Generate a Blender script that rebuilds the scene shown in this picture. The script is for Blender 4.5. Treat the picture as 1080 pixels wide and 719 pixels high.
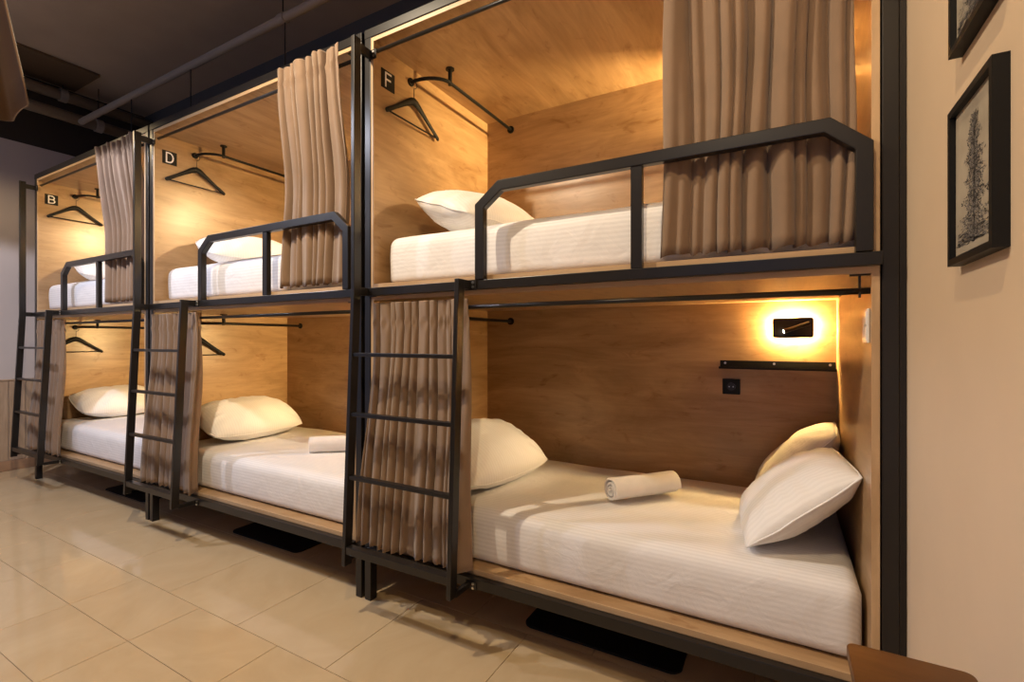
import bpy, bmesh, math, random
from mathutils import Vector, Matrix, noise
from math import sin, cos, pi, radians

# ------------------------------------------------------------------ scene, camera, world, lights
scn = bpy.context.scene
for o in list(bpy.data.objects):
    bpy.data.objects.remove(o, do_unlink=True)
COL = scn.collection

cam_d = bpy.data.cameras.new('camera')
cam_d.sensor_width = 36.0
cam_d.lens = 36.0 * 508.5 / 1080.0
cam_d.shift_y = -1.0 / 1080.0
cam_d.clip_start = 0.02
cam = bpy.data.objects.new('camera', cam_d)
cam.location = (0.0, -1.75, 1.30)
cam.rotation_euler = (radians(90), 0, radians(29.35))
COL.objects.link(cam)
scn.camera = cam

scn.view_settings.view_transform = 'Standard'
scn.view_settings.look = 'None'
scn.view_settings.gamma = 1.0
scn.view_settings.use_curve_mapping = False
scn.view_settings.exposure = 0.0

world = bpy.data.worlds.new('world')
scn.world = world
world.use_nodes = True
world.node_tree.nodes['Background'].inputs[0].default_value = (0.40, 0.55, 1.0, 1)
world.node_tree.nodes['Background'].inputs[1].default_value = 0.40


def spot(name, loc, target, energy, color, angle=130, blend=0.35, radius=0.025, parent=None):
    d = bpy.data.lights.new(name, 'SPOT')
    d.energy = energy
    d.color = color
    d.spot_size = radians(angle)
    d.spot_blend = blend
    d.shadow_soft_size = radius
    o = bpy.data.objects.new(name, d)
    o.location = loc
    o.rotation_euler = (Vector(target) - Vector(loc)).to_track_quat('-Z', 'Y').to_euler()
    COL.objects.link(o)
    if parent:
        o.parent = parent
    return o


WARM = (1.0, 0.73, 0.41)
NEUT = (1.0, 0.81, 0.57)
COOL = (0.86, 0.87, 1.0)
# ceiling spotlights over the aisle
spot('ceiling_spotlight', (-0.30, -1.70, 3.3), (-0.30, -1.40, 0), 95, WARM, 140)
spot('ceiling_spotlight', (-2.10, -1.15, 3.3), (-1.9, -0.6, 0), 190, NEUT, 150)
spot('ceiling_spotlight', (-3.35, -1.35, 3.2), (-3.35, -0.8, 0), 62, COOL, 140)
spot('ceiling_spotlight', (-4.60, -1.25, 3.2), (-4.60, -1.25, 0), 150, COOL, 141, 0.10)
spot('ceiling_spotlight', (-5.50, -0.80, 3.3), (-5.50, -0.40, 0), 40, WARM, 150)

# ------------------------------------------------------------------ geometry helpers


def obj(name, bm, mat, parent=None, loc=None, smooth=False, recalc=True):
    if recalc:
        bmesh.ops.recalc_face_normals(bm, faces=bm.faces)
    me = bpy.data.meshes.new(name)
    bm.to_mesh(me)
    bm.free()
    if smooth:
        for p in me.polygons:
            p.use_smooth = True
    me.materials.append(mat)
    o = bpy.data.objects.new(name, me)
    COL.objects.link(o)
    if parent:
        o.parent = parent
    if loc is not None:
        o.location = loc
    return o


def thing(name, label, cat, loc=(0, 0, 0), rot=(0, 0, 0), group=None):
    o = bpy.data.objects.new(name, None)
    o.empty_display_size = 0.1
    COL.objects.link(o)
    o.location = loc
    o.rotation_euler = rot
    return tag(o, label, cat, group)


def tag(o, label, cat, group=None):
    o['label'] = label
    o['category'] = cat
    if group:
        o['group'] = group
    return o


def struct(o):
    o['kind'] = 'structure'
    return o


def dup(root, loc=None, rot=None, label=None, group=None):
    def rec(o, par):
        c = o.copy()
        COL.objects.link(c)
        c.parent = par
        for ch in list(o.children):
            rec(ch, c)
        return c
    r = rec(root, None)
    if loc is not None:
        r.location = loc
    if rot is not None:
        r.rotation_euler = rot
    if label:
        r['label'] = label
    if group:
        r['group'] = group
    return r


def box(bm, x0, x1, y0, y1, z0, z1, bev=0.0, seg=2):
    t = bmesh.new()
    bmesh.ops.create_cube(t, size=1.0)
    for v in t.verts:
        v.co = Vector(((x0 + x1) / 2 + v.co.x * (x1 - x0), (y0 + y1) / 2 + v.co.y * (y1 - y0),
                       (z0 + z1) / 2 + v.co.z * (z1 - z0)))
    if bev > 0:
        bmesh.ops.bevel(t, geom=list(t.edges), offset=bev, segments=seg, affect='EDGES', profile=0.5)
    merge(bm, t)
    return bm


def merge(bm, t):
    m = bpy.data.meshes.new('tmp')
    t.to_mesh(m)
    t.free()
    bm.from_mesh(m)
    bpy.data.meshes.remove(m)


def nb(*a, **k):
    return box(bmesh.new(), *a, **k)


def tube(bm, pts, r, n=12, caps=True, radii=None):
    pts = [Vector(p) for p in pts]
    rings = []
    up = None
    for i, p in enumerate(pts):
        if i == 0:
            d = pts[1] - pts[0]
        elif i == len(pts) - 1:
            d = pts[-1] - pts[-2]
        else:
            d = (pts[i + 1] - pts[i]).normalized() + (pts[i] - pts[i - 1]).normalized()
        d.normalize()
        if up is None:
            up = Vector((0, 0, 1)) if abs(d.z) < 0.9 else Vector((1, 0, 0))
        a = d.cross(up).normalized()
        up = a.cross(d).normalized()
        rr = radii[i] if radii else r
        rings.append([bm.verts.new(p + (a * cos(2 * pi * k / n) + up * sin(2 * pi * k / n)) * rr) for k in range(n)])
    for A, B in zip(rings, rings[1:]):
        for k in range(n):
            bm.faces.new((A[k], A[(k + 1) % n], B[(k + 1) % n], B[k]))
    if caps:
        bm.faces.new(rings[0][::-1])
        bm.faces.new(rings[-1])
    return bm


def prism(bm, poly, lo, hi, axis='x'):
    """polygon (a,b) extruded along an axis: x -> (y,z), y -> (x,z), z -> (x,y)"""
    def P(a, b, t):
        return {'x': (t, a, b), 'y': (a, t, b), 'z': (a, b, t)}[axis]
    A = [bm.verts.new(P(a, b, lo)) for a, b in poly]
    B = [bm.verts.new(P(a, b, hi)) for a, b in poly]
    n = len(poly)
    bm.faces.new(A)
    bm.faces.new(B[::-1])
    for i in range(n):
        bm.faces.new((A[i], B[i], B[(i + 1) % n], A[(i + 1) % n]))
    return bm


def rrect(x0, x1, y0, y1, r, n=6):
    out = []
    for cx, cy, a0 in ((x1 - r, y1 - r, 0), (x0 + r, y1 - r, 90), (x0 + r, y0 + r, 180), (x1 - r, y0 + r, 270)):
        for k in range(n + 1):
            a = radians(a0 + 90 * k / n)
            out.append((cx + r * cos(a), cy + r * sin(a)))
    return out


def bevel_obj(o, w=0.002, seg=2):
    m = o.modifiers.new('bevel', 'BEVEL')
    m.width = w
    m.segments = seg
    m.limit_method = 'ANGLE'
    return o


# ------------------------------------------------------------------ materials


def new_mat(name):
    m = bpy.data.materials.new(name)
    m.use_nodes = True
    nt = m.node_tree
    b = nt.nodes['Principled BSDF']
    return m, nt, b


def N(nt, t, **kw):
    n = nt.nodes.new(t)
    for k, v in kw.items():
        setattr(n, k, v)
    return n


def ramp(nt, stops):
    r = N(nt, 'ShaderNodeValToRGB')
    e = r.color_ramp.elements
    while len(e) < len(stops):
        e.new(0.5)
    for s, (p, c) in zip(e, stops):
        s.position = p
        s.color = (*c, 1)
    return r


def coords(nt, scale, rand=True):
    tc = N(nt, 'ShaderNodeTexCoord')
    src = tc.outputs['Object']
    if rand:
        oi = N(nt, 'ShaderNodeObjectInfo')
        mul = N(nt, 'ShaderNodeMath', operation='MULTIPLY')
        mul.inputs[1].default_value = 37.0
        nt.links.new(oi.outputs['Random'], mul.inputs[0])
        add = N(nt, 'ShaderNodeVectorMath', operation='ADD')
        nt.links.new(src, add.inputs[0])
        nt.links.new(mul.outputs[0], add.inputs[1])
        src = add.outputs[0]
    mp = N(nt, 'ShaderNodeMapping')
    mp.inputs['Scale'].default_value = scale
    nt.links.new(src, mp.inputs['Vector'])
    return mp.outputs[0]


def tex_noise(nt, vec, scale, detail=6, rough=0.55, dist=0.0):
    n = N(nt, 'ShaderNodeTexNoise')
    n.inputs['Scale'].default_value = scale
    n.inputs['Detail'].default_value = detail
    n.inputs['Roughness'].default_value = rough
    n.inputs['Distortion'].default_value = dist
    nt.links.new(vec, n.inputs['Vector'])
    return n.outputs['Fac']


def mixc(nt, a, b, fac, mode='MIX'):
    m = N(nt, 'ShaderNodeMix', data_type='RGBA', blend_type=mode)
    if isinstance(fac, (int, float)):
        m.inputs[0].default_value = fac
    else:
        nt.links.new(fac, m.inputs[0])
    for i, s in ((6, a), (7, b)):
        if isinstance(s, tuple):
            m.inputs[i].default_value = (*s, 1)
        else:
            nt.links.new(s, m.inputs[i])
    return m.outputs[2]


def bump(nt, bsdf, h, strength=0.2, dist=0.01):
    b = N(nt, 'ShaderNodeBump')
    b.inputs['Strength'].default_value = strength
    b.inputs['Distance'].default_value = dist
    nt.links.new(h, b.inputs['Height'])
    nt.links.new(b.outputs[0], bsdf.inputs['Normal'])


def mat_wood(name, axis, light, dark, rough=0.30, knots=True):
    m, nt, b = new_mat(name)
    s = [1.0, 1.0, 1.0]
    s[axis] = 0.22
    v = coords(nt, s)
    broad = tex_noise(nt, v, 6.5, 8, 0.62, 1.1)
    r1 = ramp(nt, [(0.34, tuple(c * 0.93 for c in dark)), (0.60, light)])
    nt.links.new(broad, r1.inputs[0])
    s2 = [1.0, 1.0, 1.0]
    s2[axis] = 0.06
    v2 = coords(nt, s2)
    fine = tex_noise(nt, v2, 70.0, 4, 0.6)
    r2 = ramp(nt, [(0.3, (0.86, 0.84, 0.82)), (0.7, (1.0, 1.0, 1.0))])
    nt.links.new(fine, r2.inputs[0])
    c = mixc(nt, r1.outputs[0], r2.outputs[0], 1.0, 'MULTIPLY')
    if knots:
        s3 = [1.0, 1.0, 1.0]
        s3[axis] = 0.45
        v3 = coords(nt, s3)
        kn = tex_noise(nt, v3, 11.0, 4, 0.6, 1.4)
        r3 = ramp(nt, [(0.59, (1, 1, 1)), (0.75, (0.68, 0.56, 0.45))])
        nt.links.new(kn, r3.inputs[0])
        c = mixc(nt, c, r3.outputs[0], 1.0, 'MULTIPLY')
    nt.links.new(c, b.inputs['Base Color'])
    b.inputs['Roughness'].default_value = rough
    bump(nt, b, fine, 0.06, 0.002)
    return m


def mat_plain(name, col, rough=0.5, metal=0.0, spec=0.5, var=0.0, scale=8.0):
    m, nt, b = new_mat(name)
    b.inputs['Roughness'].default_value = rough
    b.inputs['Metallic'].default_value = metal
    b.inputs['Specular IOR Level'].default_value = spec
    if var > 0:
        v = coords(nt, (1, 1, 1))
        n = tex_noise(nt, v, scale, 4)
        r = ramp(nt, [(0.3, tuple(c * (1 - var) for c in col)), (0.7, tuple(min(1, c * (1 + var)) for c in col))])
        nt.links.new(n, r.inputs[0])
        nt.links.new(r.outputs[0], b.inputs['Base Color'])
    else:
        b.inputs['Base Color'].default_value = (*col, 1)
    return m


def mat_fabric(name, col, rough=0.9, sheen=0.3, weave=400.0):
    m, nt, b = new_mat(name)
    v = coords(nt, (1, 1, 1))
    n = tex_noise(nt, v, 6.0, 4)
    r = ramp(nt, [(0.3, tuple(c * 0.90 for c in col)), (0.7, tuple(min(1, c * 1.08) for c in col))])
    nt.links.new(n, r.inputs[0])
    nt.links.new(r.outputs[0], b.inputs['Base Color'])
    b.inputs['Roughness'].default_value = rough
    b.inputs['Sheen Weight'].default_value = sheen
    w = tex_noise(nt, v, weave, 2)
    bump(nt, b, w, 0.15, 0.001)
    return m


def mat_linen(name, col, axes=(0, 1, 1), period=0.019, contrast=0.925):
    """white sateen with woven satin stripes"""
    m, nt, b = new_mat(name)
    tc = N(nt, 'ShaderNodeTexCoord')
    dot = N(nt, 'ShaderNodeVectorMath', operation='DOT_PRODUCT')
    dot.inputs[1].default_value = axes
    nt.links.new(tc.outputs['Object'], dot.inputs[0])
    mul = N(nt, 'ShaderNodeMath', operation='MULTIPLY')
    mul.inputs[1].default_value = 2 * pi / period
    nt.links.new(dot.outputs['Value'], mul.inputs[0])
    sn = N(nt, 'ShaderNodeMath', operation='SINE')
    nt.links.new(mul.outputs[0], sn.inputs[0])
    mr = N(nt, 'ShaderNodeMapRange')
    mr.inputs[1].default_value = -0.35
    mr.inputs[2].default_value = 0.35
    nt.links.new(sn.outputs[0], mr.inputs[0])
    c = mixc(nt, tuple(x * contrast for x in col), col, mr.outputs[0])
    nt.links.new(c, b.inputs['Base Color'])
    rr = N(nt, 'ShaderNodeMapRange')
    rr.inputs[3].default_value = 0.75
    rr.inputs[4].default_value = 0.5
    nt.links.new(mr.outputs[0], rr.inputs[0])
    nt.links.new(rr.outputs[0], b.inputs['Roughness'])
    v = coords(nt, (1, 1, 1))
    n = tex_noise(nt, v, 9.0, 5, 0.55, 0.6)
    bump(nt, b, n, 0.35, 0.02)
    b.inputs['Sheen Weight'].default_value = 0.15
    return m


def mat_emit(name, col, strength):
    m, nt, b = new_mat(name)
    b.inputs['Base Color'].default_value = (*col, 1)
    b.inputs['Emission Color'].default_value = (*col, 1)
    b.inputs['Emission Strength'].default_value = strength
    return m


OAK_L, OAK_D = (0.505, 0.330, 0.172), (0.385, 0.232, 0.108)
M = {}
M['oak_x'] = mat_wood('oak_grain_along', 0, OAK_L, OAK_D)
M['oak_y'] = mat_wood('oak_grain_across', 1, OAK_L, OAK_D)
M['edge'] = mat_wood('oak_edge_banding', 0, (0.62, 0.43, 0.25), (0.53, 0.35, 0.19), 0.4, False)
M['edge_z'] = mat_wood('oak_edge_banding_upright', 2, (0.62, 0.43, 0.25), (0.53, 0.35, 0.19), 0.4, False)
M['metal'] = mat_plain('black_powder_coat', (0.012, 0.0105, 0.010), 0.32, 0.0, 0.5)
M['black'] = mat_plain('matt_black_plastic', (0.008, 0.008, 0.008), 0.5, 0.0, 0.25)
M['steel'] = mat_plain('zinc_steel', (0.65, 0.63, 0.60), 0.3, 1.0)
M['curtain'] = mat_fabric('taupe_curtain_cloth', (0.235, 0.153, 0.098), 0.85, 0.3)
M['linen'] = mat_linen('white_striped_sheet', (0.86, 0.85, 0.86))
M['pillow'] = mat_linen('white_striped_pillowcase', (0.86, 0.845, 0.83), (0, 1, 0), 0.016, 0.955)
M['towel'] = mat_fabric('white_terry_towel', (0.80, 0.77, 0.76), 0.95, 0.5, 250.0)
M['wall'] = mat_plain('cream_wall_paint', (0.64, 0.505, 0.37), 0.75, 0, 0.3, 0.04, 2.0)
M['wall_l'] = mat_plain('pale_grey_wall_paint', (0.56, 0.50, 0.48), 0.8, 0, 0.3, 0.04, 2.0)
M['dark'] = mat_plain('dark_ceiling_paint', (0.43, 0.345, 0.255), 0.85, 0, 0.3, 0.06, 2.0)
M['darkwall'] = mat_plain('charcoal_wall_paint', (0.09, 0.085, 0.08), 0.85, 0, 0.3, 0.06, 2.0)
M['darker'] = mat_plain('dark_brown_paint', (0.045, 0.036, 0.028), 0.85, 0, 0.3)
M['panel'] = mat_plain('brown_ceiling_hatch', (0.12, 0.075, 0.035), 0.8)
M['pipe'] = mat_plain('grey_painted_pipe', (0.30, 0.255, 0.205), 0.6)
M['slat'] = mat_wood('pale_wainscot_wood', 2, (0.50, 0.36, 0.25), (0.40, 0.28, 0.18), 0.6, False)
M['skirt'] = mat_wood('brown_skirting_wood', 1, (0.40, 0.24, 0.14), (0.30, 0.17, 0.10), 0.5, False)
M['walnut'] = mat_wood('brown_table_veneer', 0, (0.135, 0.055, 0.013), (0.095, 0.036, 0.008), 0.4, False)
M['walnut_d'] = mat_plain('dark_table_edge', (0.035, 0.016, 0.008), 0.5)
M['white'] = mat_plain('white_plastic', (0.88, 0.86, 0.82), 0.14)
M['letter'] = mat_plain('white_letter_paint', (0.85, 0.83, 0.80), 0.5)
M['paper'] = mat_plain('cream_drawing_paper', (0.36, 0.32, 0.26), 0.8, 0, 0.3, 0.15, 14.0)
M['ink'] = mat_plain('charcoal_ink', (0.028, 0.026, 0.026), 0.8)
M['ink2'] = mat_plain('grey_wash_ink', (0.16, 0.15, 0.15), 0.8)
M['mat'] = mat_plain('black_rubber', (0.006, 0.006, 0.006), 0.7, 0, 0.3)
M['halo'] = mat_emit('lamp_halo_led', (1.0, 0.62, 0.22), 1300.0)
M['bulb'] = mat_emit('lamp_head_led', (1.0, 0.85, 0.6), 30.0)
M['grout'] = mat_plain('tan_grout', (0.34, 0.25, 0.17), 0.8)


def mat_tile():
    m, nt, b = new_mat('beige_polished_porcelain')
    v = coords(nt, (1, 1, 1))
    n = tex_noise(nt, v, 2.2, 7, 0.62, 1.6)
    r = ramp(nt, [(0.25, (0.49, 0.365, 0.215)), (0.5, (0.525, 0.40, 0.245)), (0.75, (0.56, 0.435, 0.275))])
    nt.links.new(n, r.inputs[0])
    nt.links.new(r.outputs[0], b.inputs['Base Color'])
    b.inputs['Roughness'].default_value = 0.09
    b.inputs['Specular IOR Level'].default_value = 0.45
    return m


M['tile'] = mat_tile()

# ------------------------------------------------------------------ room shell
WX = 0.309       # right wall plane
LX = -6.735      # far left wall plane
BY = 1.16        # wall behind the bunks
NY = -2.9        # near limit of the room
CZ = 4.0         # ceiling

floor = struct(obj('floor', nb(LX - 0.1, WX + 0.1, NY, BY + 0.1, -0.12, -0.004), M['grout']))
TW, TD, G = 0.593, 0.2965, 0.0022
tile_me = None
edges = [-0.4515 - TD * k for k in range(8, -1, -1)] + [0.1415, 0.7345, BY]
offs = {6: 0.0, 7: 0.0, 8: 0.5, 9: 0.0, 10: 0.5}
for r in range(len(edges) - 1):
    ya, yb = edges[r], edges[r + 1]
    off = offs.get(r, 0.0 if r % 2 else 0.5) * TW
    c0 = -2.468 + off
    k0 = math.floor((LX - c0) / TW)
    k = k0
    while c0 + k * TW < WX:
        xa, xb = max(c0 + k * TW, LX), min(c0 + (k + 1) * TW, WX)
        k += 1
        full = (xb - xa) > TW - 1e-4 and yb - ya < 0.3
        ybb = yb
        if xb - xa < 0.02 or ybb - ya < 0.02:
            continue
        if full and tile_me:
            o = bpy.data.objects.new('tile', tile_me)
            COL.objects.link(o)
            o.parent = floor
        else:
            w, d = xb - xa, ybb - ya
            o = obj('tile', nb(G / 2, w - G / 2, G / 2, d - G / 2, -0.0045, 0.0, 0.0008, 1), M['tile'], floor)
            if full:
                tile_me = o.data
        o.location = (xa, ya, 0)

struct(obj('ceiling', nb(LX - 0.1, WX + 0.1, NY, BY + 0.1, CZ, CZ + 0.1), M['dark']))
struct(obj('wall_right', nb(WX, WX + 0.1, NY, BY + 0.1, 0, CZ), M['wall']))
struct(obj('wall_back', nb(LX - 0.1, WX + 0.1, BY, BY + 0.1, 0, CZ), M['darkwall']))
wl = struct(obj('wall_left', nb(LX - 0.1, LX, NY, BY, 0, 3.30), M['wall_l']))
struct(obj('trim_1', nb(LX - 0.1, LX - 0.004, NY, BY, 3.30, CZ), M['darker']))
bb = struct(obj('baseboard_left', nb(LX, LX + 0.022, NY, BY, 0, 0.10, 0.004), M['skirt']))
# vertical boards of the wainscot on the far wall
plank = None
yy = -2.874
i = 0
while yy < BY - 0.12:
    if plank is None:
        plank = obj('plank', nb(LX, LX + 0.016, 0.003, 0.121, 0.10, 0.895, 0.004), M['slat'], wl)
        o = plank
    else:
        o = bpy.data.objects.new('plank', plank.data)
        COL.objects.link(o)
        o.parent = wl
    o.location = (0, yy, 0)
    yy += 0.124
struct(obj('trim_2', nb(LX, LX + 0.024, NY, BY, 0.895, 0.91, 0.003), M['slat']))

# ceiling services
tag(obj('ceiling_hatch', nb(-6.66, -6.05, -0.20, 0.47, CZ - 0.03, CZ - 0.001, 0.004), M['panel']),
    'square brown hatch set in the dark ceiling above the far wall', 'hatch')


def pipe_thing(name, pts, r, label, couplings):
    t = thing(name, label, 'pipe')
    obj('pipe_run', tube(bmesh.new(), pts, r, 16), M['pipe'], t, smooth=True)
    A, B = Vector(pts[0]), Vector(pts[-1])
    d = (B - A).normalized()
    for f in couplings:
        p = A.lerp(B, f)
        obj('coupling', tube(bmesh.new(), [p - d * 0.03, p + d * 0.03], r * 1.22, 16), M['pipe'], t, smooth=False)
        obj('hanger_rod', tube(bmesh.new(), [p + Vector((0, 0, r)), Vector((p.x, p.y, CZ))], 0.005, 6), M['metal'], t)
    return t


pipe_thing('service_pipe', [(-5.85, 0.25, 3.385), (WX, 0.25, 3.385)], 0.027,
           'long grey pipe running above the bunk tops under the dark ceiling', (0.49,))
pipe_thing('cross_pipe', [(-6.42, NY, 3.60), (-6.42, BY, 3.60)], 0.055,
           'lower grey duct crossing the ceiling along the far wall', (0.35, 0.68, 0.86))
pipe_thing('cross_pipe', [(-6.58, NY, 3.86), (-6.58, BY, 3.86)], 0.055,
           'upper grey duct crossing the ceiling along the far wall', (0.4, 0.8))

# drop cables from the long pipe to the bunk tops
cab = tube(bmesh.new(), [(0, 0, 0.0), (0.0, 0, 0.12), (0, 0, 0.505)], 0.0045, 6)
c1 = tag(obj('drop_cable', cab, M['metal']), 'thin black cable dropping from the pipe onto the middle bunk near its left end', 'cable',
         'cables feeding the bunks')
clip = obj('cable_gland', nb(-0.02, 0.02, -0.02, 0.02, 0, 0.03, 0.004), M['metal'], c1)
c1.location = (-3.93, 0.25, 2.852)
dup(c1, (-2.81, 0.25, 2.852), label='thin black cable dropping from the pipe onto the middle bunk near its right end')
dup(c1, (-4.86, 0.25, 2.852), label='thin black cable dropping from the pipe onto the far bunk')

# ------------------------------------------------------------------ bunk module
PITCH = 2.143
X_F = -1.83
XS = {'F': X_F, 'D': X_F - PITCH, 'B': X_F - 2 * PITCH}
IL, IR = 0.057, 2.056        # inner faces of the side panels
OL, OR_ = 0.040, 2.076       # outer faces
W = 2.122
DEPTH = 1.06
Z_D1, Z_C1, Z_D2, Z_C2 = 0.302, 1.497, 1.578, 2.785


def bolt(parent, x, y, z):
    o = obj('bolt', tube(bmesh.new(), [(0, 0, 0), (0, -0.004, 0)], 0.006, 8), M['steel'], parent, (x, y, z))
    return o


def make_bunk():
    t = thing('bunk_bed', 'x', 'bunk bed', group='two-tier bunk beds in a row')
    for x0, y0_, z1 in ((0, -0.004, 2.845), (W - 0.042, -0.004, 2.845), (0, 1.082, 2.845), (W - 0.042, 1.082, 2.845)):
        bevel_obj(obj('post', nb(x0, x0 + 0.0405, y0_, y0_ + 0.045, 0, z1), M['metal'], t), 0.003)
    for z0, z1 in ((0.235, 0.279), (1.517, 1.556)):
        bevel_obj(obj('front_beam', nb(0.0412, W - 0.0428, -0.03, 0.0, z0, z1), M['metal'], t), 0.002)
    bevel_obj(obj('top_beam', nb(0.0, W, -0.006, 0.045, 2.8055, 2.85), M['metal'], t), 0.002)
    for z0, z1 in ((0.235, 0.279), (2.8055, 2.85)):
        obj('back_beam', nb(0.0, W, 1.08, 1.11, z0, z1), M['metal'], t)
    for x0 in (0.0005, W - 0.04):
        obj('side_beam', nb(x0, x0 + 0.038, 0.045, 1.08, 0.238, 0.279), M['metal'], t)
        obj('side_beam', nb(x0, x0 + 0.038, 0.045, 1.08, 2.808, 2.848), M['metal'], t)
    # wooden boxes
    for z0, zc0, zc1, zd in ((0.28, Z_C1, 1.537, Z_D1), (1.5375, Z_C2, 2.805, Z_D2)):
        obj('deck_panel', nb(OL, OR_, 0.004, 1.078, z0, zd), M['oak_x'], t)
        obj('ceiling_panel', nb(OL, OR_, 0.004, 1.078, zc0, zc1), M['oak_y'], t)
        for xa, xb in ((OL, IL), (IR, OR_)):
            obj('side_panel', nb(xa, xb, 0.004, 1.078, zd, zc0), M['oak_y'], t)
            obj('edge_band', nb(xa, xb, 0.0, 0.004, z0, zc1), M['edge_z'], t)
        obj('back_panel', nb(IL, IR, 1.06, 1.078, zd, zc0), M['oak_x'], t)
        obj('edge_band', nb(IL, IR, 0.0, 0.004, z0, zd), M['edge'], t)
        obj('edge_band', nb(IL, IR, 0.0, 0.004, zc0, zc1), M['edge'], t)
    # guard rail on the upper bed: bent square tube and one upright
    path = [(0.703, 1.5575), (0.703, 1.868), (0.802, 1.943), (1.945, 1.943), (2.036, 1.865), (2.036, 1.5575)]
    hw = 0.0215

    def offset(path, d):
        out = []
        for i, p in enumerate(path):
            p = Vector(p)
            ds = []
            if i > 0:
                ds.append((p - Vector(path[i - 1])).normalized())
            if i < len(path) - 1:
                ds.append((Vector(path[i + 1]) - p).normalized())
            ns = [Vector((-q.y, q.x)) for q in ds]
            n = sum(ns, Vector((0, 0))).normalized()
            k = d / max(0.3, n.dot(ns[0]))
            out.append(tuple(p + n * k))
        return out
    outer, inner = offset(path, hw), offset(path, -hw)
    bm = bmesh.new()
    prism(bm, outer + inner[::-1], -0.034, 0.0, 'y')
    gr = bevel_obj(obj('guard_rail', bm, M['metal'], t), 0.003)
    obj('upright', nb(1.352, 1.392, -0.030, -0.003, 1.5575, 1.9215), M['metal'], gr)
    # curtain rods and clothes rails of both tiers
    for zr, zc, y in ((2.748, Z_C2, 0.026), (1.447, Z_C1, 0.026)):
        rod = obj('curtain_rod', tube(bmesh.new(), [(IL, y, zr), (IR, y, zr)], 0.0095, 12), M['metal'], t, smooth=True)
        for bx in (2.03,):
            b2 = bmesh.new()
            box(b2, bx - 0.003, bx + 0.003, y - 0.008, y + 0.008, zr - 0.02, zc)
            box(b2, bx - 0.025, bx + 0.025, y - 0.012, y + 0.012, zc - 0.004, zc)
            obj('rod_bracket', b2, M['metal'], rod)
    for zc, zr in ((Z_C2, 2.706), (Z_C1, 1.425)):
        pts = [(IL, 0.272, zr), (IL + 0.03, 0.272, zr)]
        for k in range(1, 9):
            a = radians(90 * k / 8)
            pts.append((IL + 0.03 + 0.155 * sin(a), 0.272 + 0.11 * (1 - cos(a)), zr))
        pts += [(IL + 0.185, 0.6, zr), (IL + 0.185, DEPTH, zr)]
        rl = obj('clothes_rail', tube(bmesh.new(), pts, 0.0095, 12), M['black'], t, smooth=True)
        obj('wall_flange', tube(bmesh.new(), [(IL, 0.272, zr), (IL + 0.008, 0.272, zr)], 0.022, 16), M['black'], rl)
        obj('wall_flange', tube(bmesh.new(), [(IL + 0.185, DEPTH, zr), (IL + 0.185, DEPTH - 0.008, zr)], 0.024, 16), M['black'], rl)
        b2 = tube(bmesh.new(), [(IL + 0.183, 0.385, zr - 0.012), (IL + 0.183, 0.385, zc)], 0.011, 12)
        tube(b2, [(IL + 0.183, 0.385, zc - 0.007), (IL + 0.183, 0.385, zc)], 0.024, 16)
        obj('ceiling_stay', b2, M['black'], rl)
    return t


bunk_labels = {
    'B': 'farthest black framed oak bunk bed, marked with the letter B',
    'D': 'middle black framed oak bunk bed, marked with the letter D',
    'F': 'nearest black framed oak bunk bed, marked with the letter F',
}
bunk = make_bunk()
BUNK = {'F': bunk}
bunk['label'] = bunk_labels['F']
bunk.location = (XS['F'], 0, 0)
for k in 'DB':
    BUNK[k] = dup(bunk, (XS[k], 0, 0), label=bunk_labels[k])
obj('filler_strip', nb(W + 0.0005, WX - X_F - 0.001, 0.006, 0.02, 0, 2.845), M['metal'], BUNK['F'])
# bunk on the other side of the aisle (its curtain corner enters the picture)
OPX, OPY = -0.885, -1.64
dup(bunk, (OPX, OPY, 0), (0, 0, pi), label='black framed oak bunk bed across the aisle that holds the cut-off curtain',
    group='bunk beds across the aisle')

# ------------------------------------------------------------------ ladder


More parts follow.
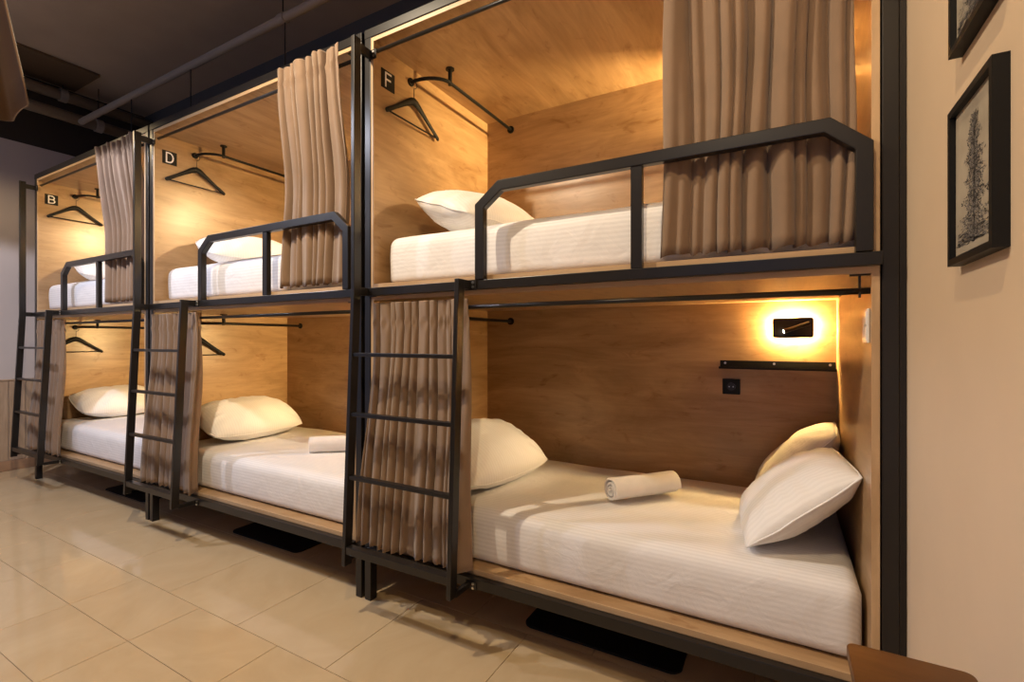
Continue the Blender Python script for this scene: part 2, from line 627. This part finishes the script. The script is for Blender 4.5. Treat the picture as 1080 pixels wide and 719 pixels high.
def make_ladder():
    t = thing('bunk_ladder', 'x', 'ladder', group='ladders on the bunk fronts')
    YT, YB, ZK, ZB, DP = -0.12, -0.178, 1.535, 0.245, 0.044

    def yfront(z):
        return YT if z >= ZK else YT + (YB - YT) * (ZK - z) / (ZK - ZB)
    lo = [(YB, ZB), (YB + DP, ZB)]
    left = [(YT, 2.755), (YT + DP, 2.755), (YT + DP, ZK), (YB + DP, ZB), (YB, ZB), (YT, ZK)]
    right = [(YT, 1.556), (YT + DP, 1.556), (YT + DP, ZK), (YB + DP, ZB), (YB, ZB), (YT, ZK)]
    XA, XB, SW = 0.030, 0.638, 0.022
    bevel_obj(obj('stile', prism(bmesh.new(), left, XA, XA + SW), M['metal'], t), 0.002)
    bevel_obj(obj('stile', prism(bmesh.new(), right, XB, XB + SW), M['metal'], t), 0.002)
    for z in (1.232, 0.950, 0.655):
        y = yfront(z)
        obj('rung', nb(XA + SW, XB, y + 0.006, y + 0.036, z - 0.010, z + 0.008, 0.002), M['metal'], t)
    y = yfront(0.33)
    obj('rung', nb(XA + SW, XB, y + 0.003, y + 0.040, 0.30, 0.335, 0.002), M['metal'], t)
    # stand-off brackets
    for x, z0, z1, ya, yb in ((XA, 2.695, 2.735, YT + DP, -0.0045), (XA, 1.517, 1.555, YT + DP, -0.0045),
                              (XB, 1.518, 1.5555, YT + DP, -0.0305), (XB, 0.238, 0.262, YB + DP, -0.0305),
                              (XA - 0.006, 0.258, 0.279, YB + DP, -0.0045)):
        bm = nb(x + 0.002, x + SW - 0.002, ya, yb, z0, z1, 0.001)
        br = obj('stand_off', bm, M['metal'], t)
        b2 = nb(x - 0.004, x + SW + 0.03, yb - 0.004, yb, z0 - 0.004, z1 + 0.002)
        obj('bolt_plate', b2, M['metal'], br)
        bolt(br, x + SW + 0.014, yb - 0.004, (z0 + z1) / 2 + 0.008)
        bolt(br, x + SW + 0.014, yb - 0.004, (z0 + z1) / 2 - 0.010)
    return t


lad = make_ladder()
lad['label'] = 'nearest black steel ladder, bolted to the bunk marked F'
lad.location = (XS['F'], 0, 0)
dup(lad, (XS['D'], 0, 0), label='black steel ladder bolted to the middle bunk marked D')
dup(lad, (XS['B'], 0, 0), label='farthest black steel ladder, beside the grey end wall')

# ------------------------------------------------------------------ mattresses


def mattress_mesh(lx, ly, lz, r, seed):
    bm = bmesh.new()
    bmesh.ops.create_cube(bm, size=1.0)
    bmesh.ops.subdivide_edges(bm, edges=list(bm.edges), cuts=1, use_grid_fill=True)
    bm.free()
    bm = bmesh.new()
    nx, ny, nz = 72, 36, 12
    cache = {}

    def dist(n, L):
        out = []
        for i in range(n + 1):
            s = i / n
            s = 0.5 - 0.5 * cos(pi * s) if n > 12 else s
            out.append((0.55 * s + 0.45 * i / n) * L)
        return out
    X, Y, Z = dist(nx, lx), dist(ny, ly), dist(nz, lz)

    def vert(i, j, k):
        key = (i, j, k)
        if key in cache:
            return cache[key]
        p = Vector((X[i], Y[j], Z[k]))
        rt, rb = r, 0.02
        rr = rt if p.z > lz / 2 else rb
        q = Vector((min(max(p.x, r), lx - r), min(max(p.y, r), ly - r), min(max(p.z, rr), lz - rr)))
        d = p - q
        if d.length > 1e-9:
            m = max(abs(d.x) / r, abs(d.y) / r, abs(d.z) / rr)
            dn = Vector((d.x / r, d.y / r, d.z / rr))
            dn.normalize()
            p = q + Vector((dn.x * r, dn.y * r, dn.z * rr)) * m
        # crown and soft unevenness
        u, v = (p.x / lx) * 2 - 1, (p.y / ly) * 2 - 1
        if p.z > lz * 0.4:
            p.z += 0.012 * (1 - u ** 4) * (1 - v ** 4) * (p.z / lz)
            p.z += 0.006 * noise.noise(Vector((p.x * 3 + seed, p.y * 3, 0))) * (p.z / lz)
        bulge = 0.008 * sin(pi * min(1, max(0, p.z / lz)))
        p.y += -bulge * (1 if v < 0 else 0) * min(1, abs(v) ** 6)
        p.y += 0.003 * noise.noise(Vector((p.x * 6, p.z * 6, seed))) * (abs(v) ** 8)
        cache[key] = bm.verts.new(p)
        return cache[key]

    def quad(a, b, c, d):
        bm.faces.new((a, b, c, d))
    for i in range(nx):
        for j in range(ny):
            for k in (0, nz):
                quad(vert(i, j, k), vert(i + 1, j, k), vert(i + 1, j + 1, k), vert(i, j + 1, k))
    for i in range(nx):
        for k in range(nz):
            for j in (0, ny):
                quad(vert(i, j, k), vert(i + 1, j, k), vert(i + 1, j, k + 1), vert(i, j, k + 1))
    for j in range(ny):
        for k in range(nz):
            for i in (0, nx):
                quad(vert(i, j, k), vert(i, j + 1, k), vert(i, j + 1, k + 1), vert(i, j, k + 1))
    return bm


MX0, MY0 = 0.082, 0.066
MLX, MLY, MLZ = 1.964, 0.985, 0.238
mt0 = obj('mattress', mattress_mesh(MLX, MLY, MLZ, 0.05, 3.1), M['linen'], smooth=True)
tag(mt0, 'white striped mattress on the lower bed of the nearest bunk, with two propped pillows', 'mattress', 'made-up mattresses')
mt0.location = (XS['F'] + MX0, MY0, Z_D1 + 0.0005)
for k, zd, lab in (('F', Z_D2, 'white striped mattress on the upper bed beside the sign F'),
                   ('D', Z_D2, 'white striped mattress on the upper bed beside the sign D'),
                   ('B', Z_D2, 'white striped mattress on the upper bed beside the sign B'),
                   ('D', Z_D1, 'white striped mattress on the lower bed of the middle bunk'),
                   ('B', Z_D1, 'white striped mattress on the lower bed of the farthest bunk')):
    o = mt0.copy()
    COL.objects.link(o)
    o.location = (XS[k] + MX0, MY0, zd + 0.0005)
    o['label'] = lab
TOP1, TOP2 = Z_D1 + 0.25, Z_D2 + 0.25

# ------------------------------------------------------------------ pillows


def pillow_mesh(wx, ly, th, seed, kx, ky, n=34):
    """lying flat, wx wide, ly long, seams round the edge, th thick"""
    bm = bmesh.new()
    V = {}

    def g(i):
        return -cos(pi * i / n) * 0.55 + (2 * i / n - 1) * 0.45
    for s in (1, -1):
        for i in range(n + 1):
            for j in range(n + 1):
                u, v = g(i), g(j)
                edge = i in (0, n) or j in (0, n)
                if edge and s == -1:
                    V[(s, i, j)] = V[(1, i, j)]
                    continue
                x = wx / 2 * u * math.sqrt(1 - kx * abs(v) ** 2.6) * (1 - 0.03 * (1 - v * v) * abs(u) ** 3)
                y = ly / 2 * v * math.sqrt(1 - ky * abs(u) ** 2.6)
                h = (max(0, 1 - abs(u) ** 2.2) * max(0, 1 - abs(v) ** 2.2)) ** 0.55 * th / 2
                w = noise.noise(Vector((x * 7 + seed, y * 7, s * 3.1))) * 0.012 + \
                    noise.noise(Vector((x * 17 + seed, y * 17, s * 5.7))) * 0.005
                e = max(abs(u), abs(v))
                # radial puckers toward the seams
                ang = math.atan2(v, u)
                w += 0.010 * sin(ang * 19 + seed) * max(0, e - 0.55) * (1 - e) * 8
                z = s * h + w * (1 - e ** 6) * 1.0
                if edge:
                    z = 0.006 * noise.noise(Vector((x * 11 + seed, y * 11, 9.0)))
                V[(s, i, j)] = bm.verts.new((x, y, z))
    for s in (1, -1):
        for i in range(n):
            for j in range(n):
                q = [V[(s, i, j)], V[(s, i + 1, j)], V[(s, i + 1, j + 1)], V[(s, i, j + 1)]]
                if len(set(q)) >= 3:
                    try:
                        bm.faces.new(q if s == 1 else q[::-1])
                    except ValueError:
                        pass
    return bm


def flap_mesh(wx, ly, seed):
    """ruffled open end of the pillowcase, standing off the -y end"""
    bm = bmesh.new()
    n, m = 72, 5
    prev = None
    for k in range(m + 1):
        f = k / m
        ring = []
        for i in range(n):
            a = 2 * pi * i / n
            ruf = sin(a * 11 + seed) * 0.006 + sin(a * 23 + seed * 2.0) * 0.004
            sx = wx * (0.27 + 0.06 * f) * cos(a)
            sz = (0.045 + 0.022 * f) * sin(a) + ruf * f
            y = -ly / 2 + 0.05 - 0.07 * f + ruf * f * 0.8
            ring.append(bm.verts.new((sx + ruf * 0.5 * f, y, sz)))
        if prev:
            for i in range(n):
                bm.faces.new((prev[i], prev[(i + 1) % n], ring[(i + 1) % n], ring[i]))
        prev = ring
    return bm


PW, PL, PT = 0.48, 0.72, 0.25


def make_pillow(wx, ly, th, seed, flap=True, kx=0.30, ky=0.16):
    t = thing('pillow', 'x', 'pillow', group='white pillows')
    obj('cushion', pillow_mesh(wx, ly, th, seed, kx, ky), M['pillow'], t, smooth=True)
    n = 34
    g = [-cos(pi * i / n) * 0.55 + (2 * i / n - 1) * 0.45 for i in range(n + 1)]
    loop = [(u, -1) for u in g] + [(1, v) for v in g[1:]] + [(u, 1) for u in g[-2::-1]] + [(-1, v) for v in g[-2:0:-1]]
    pts = []
    for u, v in loop:
        x = wx / 2 * u * math.sqrt(1 - kx * abs(v) ** 2.6) * (1 - 0.03 * (1 - v * v) * abs(u) ** 3)
        y = ly / 2 * v * math.sqrt(1 - ky * abs(u) ** 2.6)
        pts.append((x, y, 0.006 * noise.noise(Vector((x * 11 + seed, y * 11, 9.0)))))
    obj('seam', tube(bmesh.new(), pts + [pts[0]], 0.0035, 6), M['pillow'], t, smooth=True)
    if flap:
        f = obj('pillowcase_flap', flap_mesh(wx, ly, seed), M['pillow'], t, smooth=True)
        md = f.modifiers.new('thick', 'SOLIDIFY')
        md.thickness = 0.002
    return t


def pose(o, x, y, z, tilt, rz, rx=0.0):
    o.rotation_mode = 'XYZ'
    o.matrix_world = Matrix.Translation((x, y, z)) @ Matrix.Rotation(rz, 4, 'Z') @ Matrix.Rotation(tilt, 4, 'Y') @ Matrix.Rotation(rx, 4, 'X')
    return o


p0 = make_pillow(PW, PL, PT, 1.3)
p0['label'] = 'white striped pillow with ruffled open end on the lower bed behind the nearest ladder'
pose(p0, XS['F'] + 0.425, 0.455, TOP1 + 0.150, radians(25), radians(-8))
p1 = make_pillow(PW, PL, PT, 5.2, False)
p1['label'] = 'plump white pillow on the lower bed of the middle bunk'
pose(p1, XS['D'] + 0.355, 0.515, TOP1 + 0.150, radians(23), radians(-4))
p2 = dup(p1, label='white pillow on the lower bed of the farthest bunk')
pose(p2, XS['B'] + 0.34, 0.53, TOP1 + 0.145, radians(20), radians(-2))
p3 = dup(p1, label='white pillow on the upper bed beside the sign F')
pose(p3, XS['F'] + 0.40, 0.49, TOP2 + 0.140, radians(19), radians(-10))
p4 = dup(p1, label='white pillow on the upper bed beside the sign D')
pose(p4, XS['D'] + 0.40, 0.52, TOP2 + 0.140, radians(19), radians(-12))
p5 = dup(p1, label='white pillow on the upper bed beside the sign B')
pose(p5, XS['B'] + 0.40, 0.54, TOP2 + 0.140, radians(18), radians(-10))
p6 = make_pillow(0.46, 0.50, 0.20, 8.8, False, 0.10, 0.08)
p6['label'] = 'white pillow with seam toward the room, in front of the two against the right panel'
pose(p6, XS['F'] + 1.862, 0.385, TOP1 + 0.160, radians(-40), radians(6))
p7 = make_pillow(0.48, 0.42, 0.18, 11.7, False, 0.10, 0.08)
p7['label'] = 'yellow-lit white pillow behind another, leaning in the corner under the reading lamp'
pose(p7, XS['F'] + 1.88, 0.83, TOP1 + 0.184, radians(-48), radians(-3))

# ------------------------------------------------------------------ curtains


def curtain_mesh(xt, xb, zt, zb, nf, seed, yprof, amp=0.028, header=0.085, n=220, m=44, flare=0.0):
    rnd = random.Random(seed)
    ph = [rnd.uniform(0, 6.28) for _ in range(8)]
    bm = bmesh.new()
    rows_ = []
    for k in range(m + 1):
        f = k / m
        f = f ** 1.35 if k < m else 1.0
        z = zt + (zb - zt) * f
        dz = zt - z
        row = []
        for i in range(n + 1):
            s = i / n
            wob = 0.20 * sin(2 * pi * s * 2.3 + ph[0]) + 0.13 * sin(2 * pi * s * 5.1 + ph[1])
            drift = f * (0.32 * sin(2 * pi * s * 1.7 + ph[2]) + 0.18 * sin(2 * pi * s * 4.1 + ph[3]))
            p = 2 * pi * (nf * s + wob + drift * 0.8)
            a = amp * (0.75 + 0.35 * sin(2 * pi * s * 3.3 + ph[4]) + 0.25 * sin(2 * pi * s * 1.3 + ph[5] + f))
            if dz < header:
                a *= 0.62 + 0.38 * (1 - dz / header)
            else:
                q = min(1, (dz - header) / 0.35)
                a *= 0.62 + 0.48 * q
            w = sin(p)
            w = math.copysign(abs(w) ** 0.75, w)
            second = 0.22 * sin(2 * p + ph[6] + 2.0 * f)
            pinch = math.exp(-((dz - header) / 0.018) ** 2) * 0.008 * sin(p * 2 + ph[7])
            y = yprof(f) + a * (w + second) + pinch
            x = (xt[0] + (xt[1] - xt[0]) * s) * (1 - f) + (xb[0] + (xb[1] - xb[0]) * s) * f
            x += 0.48 * a * cos(p) + 0.004 * sin(9 * f + ph[1] + 7 * s)
            zz = z
            if k == m:
                zz += 0.006 * sin(p + 1.0)
            row.append(bm.verts.new((x, y, zz)))
        rows_.append(row)
    for A, B in zip(rows_, rows_[1:]):
        for i in range(n):
            bm.faces.new((A[i], A[i + 1], B[i + 1], B[i]))
    return bm


def curtain(label, group, loc, rz=0, **kw):
    o = obj('curtain', curtain_mesh(**kw), M['curtain'], smooth=True, recalc=False)
    md = o.modifiers.new('thick', 'SOLIDIFY')
    md.thickness = 0.0022
    md.offset = 0
    o.location = loc
    o.rotation_euler = (0, 0, rz)
    return tag(o, label, 'curtain', group)


def sm(a, b, x):
    t = min(1, max(0, (x - a) / (b - a)))
    return t * t * (3 - 2 * t)


up = lambda f: -0.044 + 0.0795 * sm(0.0, 0.6, f)
lowp = lambda f: 0.006 - 0.052 * sm(0.2, 1.0, f)
GU, GL = 'curtains of the upper beds', 'curtains of the lower beds'
curtain('tall taupe curtain on the upper bed of the nearest bunk, behind its guard rail', GU, (XS['F'], 0, 0),
        xt=(1.475, 2.025), xb=(1.455, 2.012), zt=2.80, zb=1.600, nf=10.5, seed=4, yprof=up, amp=0.025)
curtain('taupe curtain on the upper bed of the middle bunk', GU, (XS['D'], 0, 0),
        xt=(1.485, 2.015), xb=(1.425, 1.985), zt=2.80, zb=1.604, nf=9, seed=9, yprof=up, amp=0.025)
curtain('taupe curtain on the upper bed of the farthest bunk', GU, (XS['B'], 0, 0),
        xt=(1.40, 2.015), xb=(1.40, 1.975), zt=2.80, zb=1.604, nf=8, seed=15, yprof=up, amp=0.025)
curtain('taupe curtain behind the nearest ladder', GL, (XS['F'], 0, 0),
        xt=(0.050, 0.625), xb=(-0.005, 0.655), zt=1.482, zb=0.309, nf=12, seed=21, yprof=lowp, amp=0.022, header=0.10)
curtain('taupe curtain behind the ladder of the middle bunk', GL, (XS['D'], 0, 0),
        xt=(0.050, 0.640), xb=(-0.005, 0.665), zt=1.482, zb=0.309, nf=10, seed=27, yprof=lowp, amp=0.022, header=0.10)
curtain('taupe curtain behind the farthest ladder', GL, (XS['B'], 0, 0),
        xt=(0.050, 0.675), xb=(0.02, 0.735), zt=1.482, zb=0.309, nf=9, seed=33, yprof=lowp, amp=0.022, header=0.10)
curtain('corner of a taupe curtain cut off by the top left picture edge', 'curtains across the aisle', (OPX, OPY, 0), pi,
        xt=(0.14, 0.66), xb=(0.016, 0.70), zt=2.79, zb=1.630, nf=6, seed=41,
        yprof=lambda f: -0.034 - 0.106 * f ** 1.5, amp=0.013)

# ------------------------------------------------------------------ letter signs


def make_sign(ch):
    t = thing('letter_sign', 'black square sign with a white letter %s on the oak side panel' % ch, 'sign',
              (XS[ch] + IL, 0.098, 2.632), group='letter signs of the beds')
    obj('plate', nb(0, 0.004, -0.048, 0.048, -0.048, 0.048, 0.001), M['black'], t)
    h, w = 0.034, 0.040

    def arc(cx, cy, rx, ry, a0, a1, n=10):
        return [(cx + rx * cos(radians(a0 + (a1 - a0) * k / n)), cy + ry * sin(radians(a0 + (a1 - a0) * k / n))) for k in range(n + 1)]
    L = {'F': [[(-0.018, -h), (-0.018, h), (0.020, h)], [(-0.018, 0.002), (0.015, 0.002)]],
         'D': [[(-0.022, -h), (-0.022, h), (-0.004, h)] + arc(-0.004, 0, 0.026, h, 90, -90) + [(-0.022, -h)]],
         'B': [[(-0.021, -h), (-0.021, h), (0.004, h)] + arc(0.004, 0.0165, 0.015, 0.0155, 90, -90) + [(-0.021, 0.001)],
               [(0.004, 0.001)] + arc(0.004, -0.0155, 0.018, 0.0165, 90, -90) + [(-0.021, -h)]]}[ch]
    bm = bmesh.new()
    sw_ = 0.0046
    for line in L:
        for (a0, b0), (a1, b1) in zip(line, line[1:]):
            d = Vector((a1 - a0, b1 - b0))
            if d.length < 1e-6:
                continue
            d.normalize()
            p, q = Vector((a0, b0)) - d * sw_ * 0.8, Vector((a1, b1)) + d * sw_ * 0.8
            n = Vector((-d.y, d.x)) * sw_
            prism(bm, [tuple(p + n), tuple(q + n), tuple(q - n), tuple(p - n)], 0.0041, 0.0048 + 0.00005 * len(bm.faces) / 6, 'x')
    obj('letter', bm, M['letter'], t)
    return t


for ch in 'BDF':
    make_sign(ch)

# ------------------------------------------------------------------ hangers


def make_hanger():
    """hangs in the YZ plane, hook at the origin"""
    t = thing('coat_hanger', 'x', 'hanger', group='black coat hangers')
    bm = bmesh.new()
    pts, radii = [], []
    half = [(0.212, -0.246, 0.008), (0.205, -0.240, 0.013), (0.15, -0.203, 0.012), (0.09, -0.163, 0.014), (0.045, -0.133, 0.018), (0.020, -0.119, 0.021)]
    prof = [(-y, z, r) for y, z, r in half] + [(0.0, -0.113, 0.022)] + half[::-1]
    tube(bm, [(0, y, z) for y, z, r in prof], 0.01, 10, True, [r for _, _, r in prof])
    for v in bm.verts:
        v.co.x *= 0.55
    obj('shoulder_bar', bm, M['black'], t, smooth=True)
    obj('trouser_bar', tube(bmesh.new(), [(0, -0.200, -0.240), (0, 0.200, -0.240)], 0.0045, 8), M['black'], t, smooth=True)
    hk = [(0, 0.0, -0.115), (0, 0.0, -0.055)]
    for k in range(0, 11):
        a = radians(-90 + 25 * k)
        hk.append((0, 0.022 * cos(a) , -0.031 + 0.024 + 0.022 * sin(a) - 0.012))
    obj('hook', tube(bmesh.new(), hk, 0.0022, 6), M['metal'], t, smooth=True)
    return t


h0 = make_hanger()
h0['label'] = 'black coat hanger under the sign F'
h0.location = (XS['F'] + IL + 0.026, 0.272, 2.706)
dup(h0, (XS['D'] + IL + 0.026, 0.272, 2.706), label='black coat hanger under the sign D')
dup(h0, (XS['B'] + IL + 0.026, 0.272, 2.706), label='black coat hanger under the sign B')
dup(h0, (XS['D'] + IL + 0.026, 0.272, 1.425), label='black coat hanger in the lower bed of the middle bunk')
dup(h0, (XS['B'] + IL + 0.026, 0.272, 1.425), label='black coat hanger in the lower bed of the farthest bunk')

# ------------------------------------------------------------------ reading lamps, shelf, sockets


def make_lamp():
    """origin at the wall, faces -y"""
    t = thing('reading_lamp', 'x', 'lamp', group='back-lit reading lamps')
    bm = prism(bmesh.new(), rrect(-0.089, 0.089, -0.051, 0.051, 0.012), -0.030, -0.018, 'y')
    bevel_obj(obj('back_plate', bm, M['black'], t), 0.002)
    obj('halo_light', prism(bmesh.new(), rrect(-0.078, 0.078, -0.040, 0.040, 0.010), -0.0178, -0.001, 'y'), M['halo'], t)
    a = radians(20)
    c = Vector((0.016, -0.041, 0.002))
    d = Vector((cos(a), 0, sin(a)))
    arm = obj('swivel_head', tube(bmesh.new(), [c - d * 0.058, c + d * 0.058], 0.0105, 16), M['black'], t)
    obj('bulb', tube(bmesh.new(), [c - d * 0.0575, c - d * 0.0605], 0.0080, 16), M['bulb'], arm)
    return t, c, d


lamp0, lc, ld = make_lamp()
LX0 = 1.872
spots = [('F', 1, 'lit black reading lamp with warm halo on the lower bed of the nearest bunk'),
         ('F', 2, 'reading lamp behind the upper curtain of the nearest bunk'),
         ('D', 1, 'reading lamp inside the lower bed of the middle bunk'),
         ('D', 2, 'reading lamp behind the upper curtain of the middle bunk'),
         ('B', 1, 'reading lamp inside the lower bed of the farthest bunk'),
         ('B', 2, 'reading lamp behind the upper curtain of the farthest bunk')]
SPOT_E = {('F', 1): 55.0, ('F', 2): 260.0, ('D', 1): 85.0, ('D', 2): 55.0, ('B', 1): 60.0, ('B', 2): 85.0}
for k, tier, lab in spots:
    z = (Z_D1 if tier == 1 else Z_D2) + 1.059
    lp = lamp0 if (k, tier) == ('F', 1) else dup(lamp0)
    lp['label'] = lab
    lp.location = (XS[k] + LX0, DEPTH, z)
    hx = lc - ld * 0.064
    ty, tz, ang = {('F', 1): (-0.62, -0.62, 38), ('F', 2): (-0.15, 0.03, 52)}.get((k, tier), (-0.34, -0.14, 60))
    spot('reading_beam', (hx.x, hx.y, hx.z), (hx.x - 1.75, ty, hx.z + tz), SPOT_E[(k, tier)], (1.0, 0.76, 0.46) if (k, tier) == ('F', 1) else (1.0, 0.69, 0.30),
         ang, 1.0, 0.008, lp)

# wall shelf with lip and three screws
sh = thing('wall_shelf', 'narrow black metal shelf screwed to the back panel under the lit reading lamp', 'shelf', (XS['F'], DEPTH, 1.15))
bm = bmesh.new()
prism(bm, [(0, 0), (0, 0.042), (-0.004, 0.042), (-0.004, 0.004), (-0.066, 0.004), (-0.066, 0.012), (-0.069, 0.012), (-0.069, 0)],
      1.535, IR - 0.004, 'x')
obj('bracket_tray', bm, M['black'], sh)
for x in (1.56, 1.79, 2.03):
    obj('screw', tube(bmesh.new(), [(x, -0.004, 0.028), (x, -0.007, 0.028)], 0.006, 10), M['steel'], sh)

sk = thing('power_socket', 'square black power socket on the back panel below the narrow shelf', 'socket', (XS['F'] + 1.590, DEPTH, 1.053))
obj('face_plate', nb(-0.043, 0.043, -0.010, 0, -0.041, 0.041, 0.003), M['black'], sk)
b2 = bmesh.new()
tube(b2, [(0, -0.0102, 0), (0, -0.013, 0)], 0.021, 24)
obj('socket_ring', b2, M['metal'], sk)
for dx, dz in ((-0.0095, 0), (0.0095, 0)):
    obj('socket_hole', tube(bmesh.new(), [(dx, -0.0131, dz), (dx, -0.0137, dz)], 0.003, 10), M['steel'], sk)

sw = thing('light_switch', 'white switch plate on the right oak side panel beside the lit lamp', 'switch', (XS['F'] + IR, 0.074, 1.343))
obj('frame_plate', nb(-0.007, -0.0002, -0.043, 0.043, -0.052, 0.052, 0.002), M['white'], sw)
for dz in (-0.024, 0.024):
    obj('rocker', nb(-0.0095, -0.007, -0.034, 0.034, dz - 0.021, dz + 0.021, 0.001), M['white'], sw)

# ------------------------------------------------------------------ towels


def towel_mesh(L, R, turns=2.7, th=0.0115):
    n = 90
    outer, inner = [], []
    for i in range(n + 1):
        f = i / n
        a = 2 * pi * turns * f
        r = 0.010 + (R - 0.010) * f
        outer.append((r * cos(a), r * sin(a)))
        ri = r - th * (0.8 if f > 0.3 else 0.5)
        inner.append((ri * cos(a), ri * sin(a)))
    poly = list(zip(outer, inner))
    bm = bmesh.new()
    m = 16
    rings = []
    for k in range(m + 1):
        x = -L / 2 + L * k / m
        ring = []
        for (a, b_), (c, d) in poly:
            e = 1 + 0.012 * noise.noise(Vector((x * 14, a * 20, b_ * 20)))
            ring.append((bm.verts.new((x, a * e, b_ * e)), bm.verts.new((x, c, d))))
        rings.append(ring)
    for A, B in zip(rings, rings[1:]):
        for i in range(n):
            bm.faces.new((A[i][0], A[i + 1][0], B[i + 1][0], B[i][0]))
            bm.faces.new((A[i][1], B[i][1], B[i + 1][1], A[i + 1][1]))
        bm.faces.new((A[n][0], A[n][1], B[n][1], B[n][0]))
        bm.faces.new((A[0][0], B[0][0], B[0][1], A[0][1]))
    for ring, fl in ((rings[0], 1), (rings[-1], -1)):
        for i in range(n):
            q = (ring[i][0], ring[i][1], ring[i + 1][1], ring[i + 1][0])
            bm.faces.new(q if fl == 1 else q[::-1])
    return bm


tw = obj('rolled_towel', towel_mesh(0.35, 0.060), M['towel'], smooth=True)
md = tw.modifiers.new('edges', 'EDGE_SPLIT')
md.split_angle = radians(50)
tag(tw, 'rolled white towel in the middle of the nearest lower bed', 'towel', 'white towels on the lower beds')
tw.location = (-0.575, 0.52, TOP1 + 0.064)
tw.rotation_euler = (radians(-60), 0, radians(50))
tw2 = tw.copy()
COL.objects.link(tw2)
tw2.location = (-2.61, 0.50, TOP1 + 0.058)
tw2.rotation_euler = (radians(60), 0, radians(42))
tw2['label'] = 'white towel on the lower bed of the middle bunk, half hidden by a ladder'

# ------------------------------------------------------------------ mats under the beds
mt = bmesh.new()
prism(mt, rrect(-0.345, 0.345, -0.115, 0.115, 0.045), 0.0, 0.010, 'z')
fm = bevel_obj(obj('floor_mat', mt, M['mat']), 0.003)
tag(fm, 'black rounded mat on the floor under the nearest bunk', 'mat', 'black mats under the beds')
fm.location = (-0.69, 0.30, 0.0005)
for k, x, lab in (('D', -2.92, 'black rounded mat on the floor under the middle bunk'),
                  ('B', -4.80, 'black rounded mat on the floor under the farthest bunk')):
    o = fm.copy()
    COL.objects.link(o)
    o.location = (x, 0.275, 0.0005)
    o['label'] = lab

# ------------------------------------------------------------------ picture frames on the right wall


def make_picture(loc, label, seed):
    """faces -x; y spans width, origin bottom far corner on the wall"""
    wy, hz, dp, fw = 0.235, 0.305, 0.022, 0.013
    t = thing('picture_frame', label, 'picture', loc, group='framed prints on the right wall')
    bm = bmesh.new()
    for a in ((-wy, -wy + fw, 0, hz), (-fw, 0, 0, hz)):
        box(bm, -dp, 0, a[0], a[1], a[2], a[3])
    box(bm, -dp, 0, -wy + fw, -fw, 0, fw)
    box(bm, -dp, 0, -wy + fw, -fw, hz - fw, hz)
    obj('frame', bm, M['black'], t)
    pp = obj('print', nb(-0.012, -0.002, -wy + fw, -fw, fw, hz - fw), M['paper'], t)
    rnd = random.Random(seed)
    ink, wash = bmesh.new(), bmesh.new()
    cy = -wy / 2

    def stroke(bmx, y, z, l, w, a, x):
        dy, dz = cos(a) * l / 2, sin(a) * l / 2
        ny, nz = -sin(a) * w / 2, cos(a) * w / 2
        P = [(y - dy, z - dz), (y + ny, z + nz), (y + dy, z + dz), (y - ny, z - nz)]
        if all(-wy + fw < p[0] < -fw and fw < p[1] < hz - fw for p in P):
            bmx.faces.new([bmx.verts.new((x, *p)) for p in P])
    for i in range(2300):
        f = rnd.random() ** 0.8
        z = 0.262 - 0.222 * f
        half = 0.016 + 0.070 * f ** 0.7 * (0.66 + 0.34 * sin(f * 38 + 1.0))
        q = rnd.gauss(0, 0.5)
        if abs(q) > 1.15:
            continue
        y = cy + q * half + 0.003 * sin(f * 9)
        a = (0.55 if q > 0 else pi - 0.55) + rnd.gauss(0, 0.5) - 0.9 * (1 if q > 0 else -1) * f
        stroke(ink if rnd.random() < 0.55 else wash, y, z, rnd.uniform(0.004, 0.014), rnd.uniform(0.0012, 0.0034), a,
               -0.0122 - rnd.random() * 0.0002)
    for i in range(130):
        stroke(ink, cy + rnd.gauss(0, 0.0016), rnd.uniform(0.035, 0.25), 0.012, 0.002, pi / 2 + rnd.gauss(0, 0.1), -0.01235)
    for i in range(320):
        stroke(wash if rnd.random() < 0.75 else ink, rnd.uniform(-wy + 0.02, -0.02), 0.032 + abs(rnd.gauss(0, 0.016)), rnd.uniform(0.008, 0.028), rnd.uniform(0.001, 0.003),
               rnd.gauss(0, 0.15), -0.0123)
    obj('ink_strokes', ink, M['ink'], pp)
    obj('wash_strokes', wash, M['ink2'], pp)
    return t


make_picture((WX, -0.480, 1.446), 'black framed drawing of a fir tree, the lower picture on the right wall', 3)
make_picture((WX, -0.485, 1.858), 'black framed print cut off at the top edge on the right wall', 8)

# ------------------------------------------------------------------ small table by the wall
tb = thing('side_table', 'narrow brown wooden table with rounded corners against the right wall', 'table', (0, 0, 0))
tp = prism(bmesh.new(), rrect(0.109, 0.300, -1.10, -0.585, 0.016), 0.678, 0.700, 'z')
bevel_obj(obj('table_top', tp, M['walnut'], tb), 0.003)
obj('apron', nb(0.125, 0.285, -1.085, -0.60, 0.62, 0.678), M['walnut_d'], tb)
for x in (0.125, 0.255):
    for y in (-1.085, -0.63):
        obj('leg', nb(x, x + 0.03, y, y + 0.03, 0.0, 0.62, 0.003), M['walnut_d'], tb)
